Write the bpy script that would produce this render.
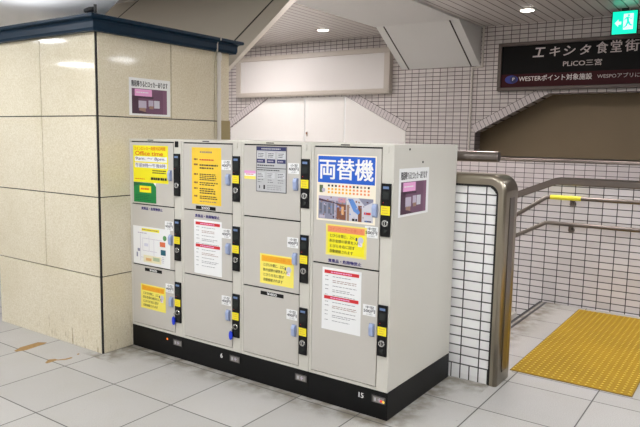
import bpy, bmesh, math, random
from mathutils import Vector, Matrix

for o in list(bpy.data.objects):
    bpy.data.objects.remove(o, do_unlink=True)
SC = bpy.context.scene
COL = SC.collection
random.seed(7)

# ------------------------------------------------------------------ camera, world, exposure
def make_camera():
    yaw, pitch, roll = math.radians(-34.74431284), math.radians(6.79718962), math.radians(0.98410754)
    f = Vector((math.sin(yaw)*math.cos(pitch), math.cos(yaw)*math.cos(pitch), -math.sin(pitch)))
    r = Vector((math.cos(yaw), -math.sin(yaw), 0))
    u = r.cross(f)
    c, s = math.cos(roll), math.sin(roll)
    r2 = c*r + s*u
    u2 = -s*r + c*u
    cd = bpy.data.cameras.new('camera')
    cd.sensor_width = 36.0
    cd.lens = 635.4843637/640*36.0
    cd.clip_start = 0.05
    cd.clip_end = 200
    cam = bpy.data.objects.new('camera', cd)
    m = Matrix((( r2.x, u2.x, -f.x, 4.41681435), (r2.y, u2.y, -f.y, -3.5164577), (r2.z, u2.z, -f.z, 1.83365539), (0, 0, 0, 1)))
    cam.matrix_world = m
    COL.objects.link(cam)
    SC.camera = cam
make_camera()

W = bpy.data.worlds.new('world')
SC.world = W
W.use_nodes = True
W.node_tree.nodes['Background'].inputs[0].default_value = (1.0, 0.985, 0.965, 1)
W.node_tree.nodes['Background'].inputs[1].default_value = 0.9
PANEL_STRENGTH = 24.0
SC.view_settings.view_transform = 'Standard'
SC.view_settings.look = 'None'
SC.view_settings.gamma = 1.0
SC.view_settings.use_curve_mapping = False
SC.view_settings.exposure = 0.0

# ------------------------------------------------------------------ materials
def lin(c):
    out = []
    for v in c[:3]:
        v /= 255.0
        out.append(v/12.92 if v <= 0.04045 else ((v+0.055)/1.055)**2.4)
    return (out[0], out[1], out[2], 1.0)

MATS = {}
def mat(name, rgb, rough=0.5, metal=0.0, spec=0.5, noise=0.0, nscale=20.0, emit=None, estr=0.0, bump=0.0, coat=0.0):
    if name in MATS:
        return MATS[name]
    m = bpy.data.materials.new(name)
    m.use_nodes = True
    nt = m.node_tree
    b = nt.nodes['Principled BSDF']
    b.inputs['Base Color'].default_value = lin(rgb)
    b.inputs['Roughness'].default_value = rough
    b.inputs['Metallic'].default_value = metal
    b.inputs['Specular IOR Level'].default_value = spec
    b.inputs['Coat Weight'].default_value = coat
    if emit:
        b.inputs['Emission Color'].default_value = lin(emit)
        b.inputs['Emission Strength'].default_value = estr
    if noise > 0 or bump > 0:
        tc = nt.nodes.new('ShaderNodeTexCoord')
        nz = nt.nodes.new('ShaderNodeTexNoise')
        nz.inputs['Scale'].default_value = nscale
        nz.inputs['Detail'].default_value = 4
        nt.links.new(tc.outputs['Object'], nz.inputs['Vector'])
        if noise > 0:
            mx = nt.nodes.new('ShaderNodeMix')
            mx.data_type = 'RGBA'
            d = lin(rgb)
            mx.inputs['A'].default_value = tuple(v*(1-noise) for v in d[:3])+(1,)
            mx.inputs['B'].default_value = tuple(min(1, v*(1+noise)) for v in d[:3])+(1,)
            nt.links.new(nz.outputs['Fac'], mx.inputs['Factor'])
            nt.links.new(mx.outputs['Result'], b.inputs['Base Color'])
        if bump > 0:
            bp = nt.nodes.new('ShaderNodeBump')
            bp.inputs['Strength'].default_value = bump
            bp.inputs['Distance'].default_value = 0.01
            nt.links.new(nz.outputs['Fac'], bp.inputs['Height'])
            nt.links.new(bp.outputs['Normal'], b.inputs['Normal'])
    MATS[name] = m
    return m

class NG:
    """tiny node-graph helper"""
    def __init__(self, m):
        self.nt = m.node_tree
        self.b = self.nt.nodes['Principled BSDF']
    def link(self, a, b):
        self.nt.links.new(a, b)
    def math(self, op, a, b=None, c=None):
        n = self.nt.nodes.new('ShaderNodeMath')
        n.operation = op
        for i, v in enumerate((a, b, c)):
            if v is None:
                continue
            if isinstance(v, (int, float)):
                n.inputs[i].default_value = v
            else:
                self.link(v, n.inputs[i])
        return n.outputs[0]
    def mix(self, fac, a, b):
        n = self.nt.nodes.new('ShaderNodeMix')
        n.data_type = 'RGBA'
        for key, v in (('Factor', fac), ('A', a), ('B', b)):
            if isinstance(v, (int, float)):
                n.inputs[key].default_value = v
            elif isinstance(v, tuple):
                n.inputs[key].default_value = v
            else:
                self.link(v, n.inputs[key])
        return n.outputs['Result']
    def noise(self, vec, scale, detail=4):
        n = self.nt.nodes.new('ShaderNodeTexNoise')
        n.inputs['Scale'].default_value = scale
        n.inputs['Detail'].default_value = detail
        self.link(vec, n.inputs['Vector'])
        return n.outputs['Fac']
    def coords(self):
        tc = self.nt.nodes.new('ShaderNodeTexCoord')
        sp = self.nt.nodes.new('ShaderNodeSeparateXYZ')
        self.link(tc.outputs['Object'], sp.inputs[0])
        return tc.outputs['Object'], sp.outputs[0], sp.outputs[1], sp.outputs[2]
    def ramp(self, v, lo, hi):
        n = self.nt.nodes.new('ShaderNodeMapRange')
        n.interpolation_type = 'SMOOTHSTEP'
        self.link(v, n.inputs['Value'])
        n.inputs['From Min'].default_value = lo
        n.inputs['From Max'].default_value = hi
        return n.outputs['Result']
    def white(self, a, b):
        c = self.nt.nodes.new('ShaderNodeCombineXYZ')
        self.link(a, c.inputs[0])
        self.link(b, c.inputs[1])
        n = self.nt.nodes.new('ShaderNodeTexWhiteNoise')
        n.noise_dimensions = '2D'
        self.link(c.outputs[0], n.inputs['Vector'])
        return n.outputs['Value']
    def edge(self, v, origin, pitch):
        t = self.math('DIVIDE', self.math('SUBTRACT', v, origin), pitch)
        fl = self.math('FLOOR', t)
        fr = self.math('SUBTRACT', t, fl)
        d = self.math('MULTIPLY', self.math('MINIMUM', fr, self.math('SUBTRACT', 1.0, fr)), pitch)
        return d, fl

def wall_tile(name, ox, oz, px=0.146, pz=0.0735, grout=0.008, rgb=(214, 212, 214), grgb=(70, 66, 66), soldier=None, rough=0.22):
    m = bpy.data.materials.new(name)
    m.use_nodes = True
    g = NG(m)
    vec, x, y, z = g.coords()
    dx, fx = g.edge(x, ox, px)
    dz, fz = g.edge(z, oz, pz)
    d = g.math('MINIMUM', dx, dz)
    if soldier is not None:
        dx2, fx2 = g.edge(x, ox, px/2)
        dzs = g.math('ABSOLUTE', g.math('SUBTRACT', z, soldier))
        ds = g.math('MINIMUM', dx2, dzs)
        low = g.math('LESS_THAN', z, soldier)
        d = g.math('ADD', g.math('MULTIPLY', ds, low), g.math('MULTIPLY', d, g.math('SUBTRACT', 1.0, low)))
    msk = g.ramp(d, grout*0.35, grout*0.65)
    tone = g.white(fx, fz)
    base = lin(rgb)
    c1 = tuple(v*0.9 for v in base[:3])+(1,)
    c2 = tuple(min(1, v*1.04) for v in base[:3])+(1,)
    col = g.mix(tone, c1, c2)
    col = g.mix(msk, lin(grgb), col)
    g.link(col, g.b.inputs['Base Color'])
    g.link(g.math('SUBTRACT', 0.9, g.math('MULTIPLY', msk, 0.9-rough)), g.b.inputs['Roughness'])
    bp = g.nt.nodes.new('ShaderNodeBump')
    bp.inputs['Strength'].default_value = 0.4
    bp.inputs['Distance'].default_value = 0.004
    g.link(msk, bp.inputs['Height'])
    g.link(bp.outputs['Normal'], g.b.inputs['Normal'])
    return m

def floor_mat():
    m = bpy.data.materials.new('floor_tile')
    m.use_nodes = True
    g = NG(m)
    vec, x, y, z = g.coords()
    sh = g.math('MULTIPLY', g.math('GREATER_THAN', x, 2.27), 2.94-5*0.612)
    dx, fx = g.edge(g.math('SUBTRACT', x, sh), 0.0, 0.612)
    dy, fy = g.edge(y, -0.05, 0.6155)
    d = g.math('MINIMUM', dx, dy)
    dyl = g.math('ABSOLUTE', g.math('SUBTRACT', y, 1.405))
    dyl = g.math('ADD', dyl, g.math('MULTIPLY', g.math('LESS_THAN', x, 2.9), 10.0))
    d = g.math('MINIMUM', d, dyl)
    msk = g.ramp(d, 0.0028, 0.006)
    tone = g.white(fx, fy)
    n1 = g.noise(vec, 3.0, 6)
    n2 = g.noise(vec, 160.0, 2)
    col = g.mix(tone, lin((176, 173, 168)), lin((187, 184, 179)))
    col = g.mix(g.math('MULTIPLY', g.ramp(n1, 0.45, 0.75), 0.35), col, lin((176, 171, 160)))
    col = g.mix(g.math('MULTIPLY', g.ramp(n2, 0.42, 0.62), 0.34), col, lin((140, 136, 130)))
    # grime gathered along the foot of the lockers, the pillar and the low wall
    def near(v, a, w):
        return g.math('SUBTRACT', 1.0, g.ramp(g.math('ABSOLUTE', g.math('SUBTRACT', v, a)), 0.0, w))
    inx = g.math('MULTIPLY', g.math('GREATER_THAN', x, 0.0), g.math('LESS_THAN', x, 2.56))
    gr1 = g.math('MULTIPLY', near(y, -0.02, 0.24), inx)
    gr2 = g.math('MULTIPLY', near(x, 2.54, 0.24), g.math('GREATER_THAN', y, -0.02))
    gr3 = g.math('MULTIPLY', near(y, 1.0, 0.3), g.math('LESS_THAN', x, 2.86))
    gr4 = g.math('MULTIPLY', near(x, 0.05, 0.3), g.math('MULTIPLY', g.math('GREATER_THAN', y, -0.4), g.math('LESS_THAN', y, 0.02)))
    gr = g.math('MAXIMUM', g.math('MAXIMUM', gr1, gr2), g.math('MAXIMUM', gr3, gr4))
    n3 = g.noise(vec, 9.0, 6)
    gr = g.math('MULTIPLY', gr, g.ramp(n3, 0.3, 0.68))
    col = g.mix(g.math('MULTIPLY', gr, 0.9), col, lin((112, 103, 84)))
    # loose specks of dirt
    n4 = g.noise(vec, 26.0, 3)
    col = g.mix(g.math('MULTIPLY', g.ramp(n4, 0.72, 0.76), 0.6), col, lin((120, 100, 76)))
    col = g.mix(msk, lin((78, 74, 70)), col)
    g.link(col, g.b.inputs['Base Color'])
    g.link(g.math('ADD', 0.36, g.math('MULTIPLY', n1, 0.2)), g.b.inputs['Roughness'])
    g.b.inputs['Specular IOR Level'].default_value = 0.35
    bp = g.nt.nodes.new('ShaderNodeBump')
    bp.inputs['Strength'].default_value = 0.3
    bp.inputs['Distance'].default_value = 0.003
    g.link(msk, bp.inputs['Height'])
    g.link(bp.outputs['Normal'], g.b.inputs['Normal'])
    return m

def stone_mat():
    m = bpy.data.materials.new('polished_stone')
    m.use_nodes = True
    g = NG(m)
    vec, x, y, z = g.coords()
    n1 = g.ramp(g.noise(vec, 75.0, 6), 0.2, 0.8)
    n2 = g.noise(vec, 2.2, 3)
    col = g.mix(n1, lin((212, 200, 170)), lin((233, 225, 205)))
    col = g.mix(g.math('MULTIPLY', g.ramp(n2, 0.4, 0.75), 0.25), col, lin((198, 184, 148)))
    mp = g.nt.nodes.new('ShaderNodeMapping')
    mp.inputs['Scale'].default_value = (34, 34, 8)
    g.link(vec, mp.inputs['Vector'])
    n3 = g.noise(mp.outputs[0], 1.0, 5)
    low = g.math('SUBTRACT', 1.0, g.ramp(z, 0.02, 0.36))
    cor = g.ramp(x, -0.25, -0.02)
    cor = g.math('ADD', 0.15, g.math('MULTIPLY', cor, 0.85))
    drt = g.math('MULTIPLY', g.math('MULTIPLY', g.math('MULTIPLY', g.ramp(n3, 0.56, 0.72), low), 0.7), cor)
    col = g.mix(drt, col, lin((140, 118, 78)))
    g.link(col, g.b.inputs['Base Color'])
    g.b.inputs['Roughness'].default_value = 0.07
    g.b.inputs['Specular IOR Level'].default_value = 0.45
    return m

def slat_mat():
    m = bpy.data.materials.new('ceiling_slats')
    m.use_nodes = True
    g = NG(m)
    vec, x, y, z = g.coords()
    dx, fx = g.edge(x, 0.02, 0.15)
    msk = g.ramp(dx, 0.004, 0.013)
    col = g.mix(msk, lin((128, 120, 116)), lin((226, 220, 216)))
    g.link(col, g.b.inputs['Base Color'])
    g.b.inputs['Roughness'].default_value = 0.2
    bp = g.nt.nodes.new('ShaderNodeBump')
    bp.inputs['Strength'].default_value = 0.5
    bp.inputs['Distance'].default_value = 0.012
    g.link(msk, bp.inputs['Height'])
    g.link(bp.outputs['Normal'], g.b.inputs['Normal'])
    return m

def steel_mat(name='brushed_steel', rgb=(162, 153, 137), rough=0.3):
    m = bpy.data.materials.new(name)
    m.use_nodes = True
    g = NG(m)
    vec, x, y, z = g.coords()
    g.b.inputs['Base Color'].default_value = lin(rgb)
    g.b.inputs['Metallic'].default_value = 1.0
    mp = g.nt.nodes.new('ShaderNodeMapping')
    mp.inputs['Scale'].default_value = (60, 60, 2)
    g.link(vec, mp.inputs['Vector'])
    n = g.noise(mp.outputs[0], 4.0, 2)
    g.link(g.math('ADD', rough-0.03, g.math('MULTIPLY', n, 0.06)), g.b.inputs['Roughness'])
    return m

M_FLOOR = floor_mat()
M_STONE = stone_mat()
M_SLAT = slat_mat()
M_STEEL = steel_mat()
M_STEEL2 = steel_mat('dark_steel', (122, 114, 108), 0.3)
M_NEAR = wall_tile('tile_near', 2.616, 0.114, soldier=0.114, rgb=(252, 250, 248), grout=0.0095, grgb=(60, 58, 56))
M_MID = wall_tile('tile_middle', 2.738, 0.02, grout=0.0095, rgb=(222, 216, 216), grgb=(62, 58, 58))
M_FAR = wall_tile('tile_far', 2.0, 0.03, grout=0.0085, rgb=(212, 204, 204), grgb=(78, 70, 70))
M_BACK = wall_tile('tile_back', 0.05, 0.0, grout=0.011, rgb=(214, 207, 204), grgb=(92, 80, 82), rough=0.3)
M_BODY = mat('locker_paint', (208, 204, 193), 0.3, spec=0.4, noise=0.02, nscale=3)
M_DOOR = mat('locker_door_paint', (198, 193, 184), 0.33, spec=0.4, noise=0.015, nscale=4)
M_GAP = mat('gap_black', (28, 26, 24), 0.7)
M_BASE = mat('base_black', (8, 8, 9), 0.42, spec=0.25, noise=0.15, nscale=30)
M_PANEL = mat('panel_black', (10, 10, 12), 0.4, spec=0.25)
M_LCD = mat('display_grey', (40, 44, 42), 0.25, spec=0.3)
M_YEL = mat('label_yellow', (244, 224, 24), 0.5)
M_HANDLE = mat('handle_blue_grey', (160, 174, 208), 0.35, spec=0.5)
M_HANDLE_D = mat('handle_seat', (130, 140, 168), 0.4)
M_CHROME = mat('lock_chrome', (205, 205, 202), 0.22, metal=1.0)
M_WHITE = mat('paper_white', (238, 238, 236), 0.55)
M_PAPERY = mat('paper_yellow', (246, 234, 22), 0.55)
M_PALEY = mat('paper_pale_yellow', (250, 234, 104), 0.55)
M_ORANGE = mat('paper_orange_yellow', (244, 204, 56), 0.55)
M_HEADOR = mat('header_orange', (246, 178, 30), 0.55)
M_SALMON = mat('header_salmon', (240, 150, 100), 0.55)
M_GREEN = mat('paper_green', (12, 132, 62), 0.55)
M_BLUE = mat('poster_blue', (22, 92, 200), 0.45)
M_INK = mat('ink_black', (34, 32, 34), 0.6)
M_GREYINK = mat('ink_grey', (150, 148, 150), 0.6)
M_REDINK = mat('ink_red', (212, 40, 44), 0.6)
M_ORINK = mat('ink_orange', (226, 92, 20), 0.6)
M_PURINK = mat('ink_purple', (66, 50, 120), 0.6)
M_NAVYINK = mat('ink_navy', (44, 46, 96), 0.6)
M_SILVER = mat('panel_silver', (190, 190, 190), 0.45)
M_PINK = mat('print_pink', (238, 168, 214), 0.5)
M_PLUM = mat('print_plum', (112, 76, 100), 0.5)
M_PLUMD = mat('print_dark_plum', (74, 46, 64), 0.5)
M_LILAC = mat('print_lilac', (190, 180, 196), 0.5)
M_TAN = mat('print_tan', (160, 128, 110), 0.5)
M_KEYBLUE = mat('key_tag_blue', (24, 60, 214), 0.35)
M_NAVY = mat('cornice_navy', (8, 38, 58), 0.4, spec=0.2, noise=0.08, nscale=8)
M_PLASTER = mat('white_paint', (240, 240, 238), 0.6, noise=0.02, nscale=2)
M_SOFFIT = mat('stair_soffit', (206, 198, 184), 0.5, noise=0.02, nscale=3)
M_GROOVE = mat('soffit_groove', (60, 54, 50), 0.7)
M_BOARD = mat('board_white', (240, 238, 234), 0.45, noise=0.02, nscale=2)
M_FRAME = mat('sign_frame_beige', (196, 188, 178), 0.4)
M_BLANK = mat('blank_panel', (222, 219, 216), 0.35)
M_RECESS = mat('recess_brown', (150, 132, 104), 0.6, noise=0.06, nscale=1.5)
M_SIGNB = mat('sign_black', (10, 9, 9), 0.5, spec=0.15)
M_SIGNR = mat('sign_maroon', (62, 20, 26), 0.5, spec=0.15)
M_SIGNF = mat('sign_frame_bronze', (92, 80, 74), 0.4)
M_SIGNW = mat('sign_letter_white', (236, 230, 228), 0.5)
M_SIGNG = mat('sign_letter_grey', (205, 196, 194), 0.5)
M_SIGNBL = mat('sign_blue', (44, 56, 150), 0.4)
M_EXITG = mat('exit_green', (0, 200, 160), 0.4, emit=(0, 222, 180), estr=1.25)
M_EXITW = mat('exit_white', (235, 255, 245), 0.4, emit=(225, 255, 240), estr=0.95)
M_DARK = mat('dark_plastic', (26, 26, 28), 0.4)
M_TACT = mat('tactile_yellow', (160, 126, 24), 0.7, spec=0.25, noise=0.25, nscale=1.6)
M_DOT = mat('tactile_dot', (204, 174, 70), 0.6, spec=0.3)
M_TACTD = mat('tactile_edge', (120, 92, 30), 0.7)
M_PIPE = mat('conduit_white', (214, 208, 200), 0.4)
M_LAMP = mat('lamp_diffuser', (255, 255, 255), 0.4, emit=(246, 249, 255), estr=PANEL_STRENGTH)
M_FILL = mat('fill_panel_glow', (255, 255, 255), 0.4, emit=(255, 247, 246), estr=PANEL_STRENGTH*1.85)  # glow of the added panels that brighten the back wall
M_DOWN = mat('downlight_glow', (255, 255, 255), 0.4, emit=(255, 246, 236), estr=12.0)
M_STAIN = mat('rust_stain', (156, 122, 70), 0.7, noise=0.45, nscale=30)
M_LED = mat('indicator_orange', (250, 130, 40), 0.4, emit=(255, 120, 40), estr=1.5)
M_LEDR = mat('indicator_red', (220, 60, 50), 0.4, emit=(230, 50, 40), estr=0.6)
M_LEDY = mat('indicator_yellow', (230, 190, 60), 0.4, emit=(240, 190, 60), estr=0.6)
M_TRIMT = mat('trim_tile_white', (214, 206, 206), 0.28)
M_GROUT = mat('grout_grey', (92, 84, 84), 0.9)
M_STAIR = mat('stair_stone', (188, 182, 174), 0.5, noise=0.05, nscale=30)
M_SKYB = mat('print_blue', (96, 140, 206), 0.5)
M_BRICK = mat('print_brown', (128, 76, 52), 0.5)
M_STEELBLU = mat('print_grey_blue', (140, 140, 160), 0.5)

# ------------------------------------------------------------------ mesh helpers
def box(bm, x0, x1, y0, y1, z0, z1, bev=0.0, mi=0, seg=2):
    t = bmesh.new()
    vs = [t.verts.new((x, y, z)) for x in (x0, x1) for y in (y0, y1) for z in (z0, z1)]
    for f in ((0, 1, 3, 2), (4, 6, 7, 5), (0, 4, 5, 1), (2, 3, 7, 6), (0, 2, 6, 4), (1, 5, 7, 3)):
        t.faces.new([vs[i] for i in f])
    if bev > 0:
        bmesh.ops.bevel(t, geom=list(t.edges), offset=bev, segments=seg, profile=0.5, affect='EDGES')
    bmesh.ops.recalc_face_normals(t, faces=list(t.faces))
    merge(bm, t, mi)

def merge(bm, t, mi=None, mtx=None):
    vm = {}
    for v in t.verts:
        vm[v] = bm.verts.new(mtx @ v.co if mtx else v.co)
    for f in t.faces:
        try:
            nf = bm.faces.new([vm[v] for v in f.verts])
        except ValueError:
            continue
        nf.material_index = f.material_index if mi is None else mi
        nf.smooth = f.smooth
    t.free()

def prism(bm, pts, axis, a0, a1, mi=0, bev=0.0):
    """closed 2D outline extruded along an axis; pts use the other two axes in order"""
    t = bmesh.new()
    def P(p, a):
        c = [p[0], p[1]]
        c.insert(axis, a)
        return c
    A = [t.verts.new(P(p, a0)) for p in pts]
    B = [t.verts.new(P(p, a1)) for p in pts]
    n = len(pts)
    t.faces.new(A)
    t.faces.new(list(reversed(B)))
    for i in range(n):
        t.faces.new((A[i], B[i], B[(i+1) % n], A[(i+1) % n]))
    bmesh.ops.recalc_face_normals(t, faces=list(t.faces))
    if bev > 0:
        bmesh.ops.bevel(t, geom=list(t.edges), offset=bev, segments=2, profile=0.5, affect='EDGES')
    merge(bm, t, mi)

def tube(bm, pts, r, seg=14, mi=0, closed_caps=True):
    pts = [Vector(p) for p in pts]
    rings = []
    n = len(pts)
    up = None
    for i, p in enumerate(pts):
        d0 = (pts[i]-pts[i-1]).normalized() if i > 0 else (pts[1]-pts[0]).normalized()
        d1 = (pts[i+1]-pts[i]).normalized() if i < n-1 else d0
        t = (d0+d1).normalized()
        if up is None:
            ref = Vector((0, 0, 1)) if abs(t.z) < 0.9 else Vector((0, 1, 0))
            a = t.cross(ref).normalized()
        else:
            a = (up - t*up.dot(t)).normalized()
        up = a
        b = t.cross(a)
        k = 1.0/max(0.5, t.dot(d1))
        ring = []
        rr = r[i] if isinstance(r, (list, tuple)) else r
        for s in range(seg):
            an = 2*math.pi*s/seg
            ring.append(bm.verts.new(p + (a*math.cos(an)+b*math.sin(an))*rr*(k if 0 < i < n-1 else 1)))
        rings.append(ring)
    for i in range(n-1):
        for s in range(seg):
            f = bm.faces.new((rings[i][s], rings[i][(s+1) % seg], rings[i+1][(s+1) % seg], rings[i+1][s]))
            f.material_index = mi
            f.smooth = True
    if closed_caps:
        for ring in (rings[0], rings[-1]):
            c = [bm.verts.new(v.co) for v in ring]
            f = bm.faces.new(c)
            f.material_index = mi

def cyl(bm, p0, p1, r0, r1=None, seg=20, mi=0):
    tube(bm, [p0, p1], [r0, r0 if r1 is None else r1], seg, mi)

def finish(name, bm, mats, parent=None, smooth_angle=None):
    me = bpy.data.meshes.new(name)
    bm.normal_update()
    if parent is not None:
        off = Vector(parent.get('_o', (0, 0, 0)))
        for v in bm.verts:
            v.co -= off
    bm.to_mesh(me)
    bm.free()
    for m in (mats if isinstance(mats, (list, tuple)) else [mats]):
        me.materials.append(m)
    o = bpy.data.objects.new(name, me)
    COL.objects.link(o)
    if parent is not None:
        o.parent = parent
        o['_o'] = list(off)
    return o

def tag(o, label=None, cat=None, group=None, kind=None):
    if label: o['label'] = label
    if cat: o['category'] = cat
    if group: o['group'] = group
    if kind: o['kind'] = kind
    return o

def thing(name, label, cat, loc, group=None):
    o = bpy.data.objects.new(name, None)
    o.empty_display_size = 0.05
    o.location = loc
    o['_o'] = list(loc)
    COL.objects.link(o)
    return tag(o, label, cat, group)

def single(name, bm, mats, label, cat, loc=(0, 0, 0), group=None):
    for v in bm.verts:
        v.co -= Vector(loc)
    o = finish(name, bm, mats)
    o.location = loc
    return tag(o, label, cat, group)

def struct(name, bm, mats, parent=None):
    o = finish(name, bm, mats, parent)
    if parent is None:
        o['kind'] = 'structure'
    return o

# ------------------------------------------------------------------ flat print helper
_txt = {}
def text_mesh(s, bold=0.0):
    key = (s, bold)
    if key in _txt:
        return _txt[key]
    cu = bpy.data.curves.new('lettering', 'FONT')
    cu.body = s
    cu.size = 1.0
    cu.offset = bold
    cu.resolution_u = 3
    ob = bpy.data.objects.new('lettering', cu)
    COL.objects.link(ob)
    dg = bpy.context.evaluated_depsgraph_get()
    me = bpy.data.meshes.new_from_object(ob.evaluated_get(dg))
    vs = [v.co.copy() for v in me.vertices]
    fs = [tuple(p.vertices) for p in me.polygons]
    bpy.data.objects.remove(ob, do_unlink=True)
    bpy.data.curves.remove(cu)
    bpy.data.meshes.remove(me)
    xs = [v.x for v in vs] or [0, 1]
    ys = [v.y for v in vs] or [0, 1]
    _txt[key] = (vs, fs, (min(xs), max(xs), min(ys), max(ys)))
    return _txt[key]

class Sheet:
    """draws flat print on a plane: u right, v up, n towards the viewer; real geometry in thin layers"""
    def __init__(self, O, u, v, n):
        self.O, self.u, self.v, self.n = Vector(O), Vector(u), Vector(v), Vector(n)
        self.bm = bmesh.new()
        self.mats = []
    def mi(self, m):
        if m not in self.mats:
            self.mats.append(m)
        return self.mats.index(m)
    def P(self, a, b, h):
        return self.O + self.u*a + self.v*b + self.n*h
    def slab(self, u0, v0, u1, v1, h0, h1, m):
        k = self.mi(m)
        c = [(u0, v0), (u1, v0), (u1, v1), (u0, v1)]
        A = [self.bm.verts.new(self.P(a, b, h0)) for a, b in c]
        B = [self.bm.verts.new(self.P(a, b, h1)) for a, b in c]
        fs = [self.bm.faces.new(B), self.bm.faces.new(list(reversed(A)))]
        for i in range(4):
            fs.append(self.bm.faces.new((A[i], A[(i+1) % 4], B[(i+1) % 4], B[i])))
        for f in fs:
            f.material_index = k
    def rect(self, u0, v0, u1, v1, h, m):
        k = self.mi(m)
        f = self.bm.faces.new([self.bm.verts.new(self.P(a, b, h)) for a, b in ((u0, v0), (u1, v0), (u1, v1), (u0, v1))])
        f.material_index = k
    def poly(self, pts, h, m):
        f = self.bm.faces.new([self.bm.verts.new(self.P(a, b, h)) for a, b in pts])
        f.material_index = self.mi(m)
    def disc(self, cu, cv, r, h, m, r2=None, seg=20):
        r2 = r2 or r
        self.poly([(cu+r*math.cos(2*math.pi*i/seg), cv+r2*math.sin(2*math.pi*i/seg)) for i in range(seg)], h, m)
    def text(self, s, u0, v0, u1, v1, h, m, bold=0.0, shear=0.0):
        vs, fs, (a0, a1, b0, b1) = text_mesh(s, 0.0)
        k = self.mi(m)
        su, sv = (u1-u0)/max(1e-6, a1-a0), (v1-v0)/max(1e-6, b1-b0)
        if bold:
            e = bold*sv
            for i, (p, q) in enumerate(((-e, -e*.4), (e, -e*.4), (-e, e*.4), (e, e*.4))):
                self.text(s, u0+p, v0+q, u1+p, v1+q, h+0.00004*(i+1), m, 0.0, shear)
            return
        nv = [self.bm.verts.new(self.P(u0+(p.x-a0)*su+shear*(p.y-b0)*sv, v0+(p.y-b0)*sv, h)) for p in vs]
        for f in fs:
            try:
                nf = self.bm.faces.new([nv[i] for i in f])
                nf.material_index = k
            except ValueError:
                pass
    def lines(self, u0, v0, u1, v1, n, h, m, fill=0.45, ragged=0.3, dash=0.0):
        """rows of print too small to read: broken strokes"""
        st = (v1-v0)/n
        for i in range(n):
            vc = v1 - st*(i+0.5)
            end = u1 - random.random()*ragged*(u1-u0)
            x = u0
            step = dash or (u1-u0)/9
            while x < end:
                L = min(step*random.uniform(0.5, 1.0), end-x)
                self.rect(x, vc-st*fill/2, x+L, vc+st*fill/2, h, m)
                x += L + step*random.uniform(0.08, 0.25)
    def done(self, name, parent):
        return finish(name, self.bm, self.mats, parent)

def front(y=0.0):
    return dict(O=(0, y, 0), u=(1, 0, 0), v=(0, 0, 1), n=(0, -1, 0))
def side(x):
    return dict(O=(x, 0, 0), u=(0, 1, 0), v=(0, 0, 1), n=(1, 0, 0))

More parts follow.
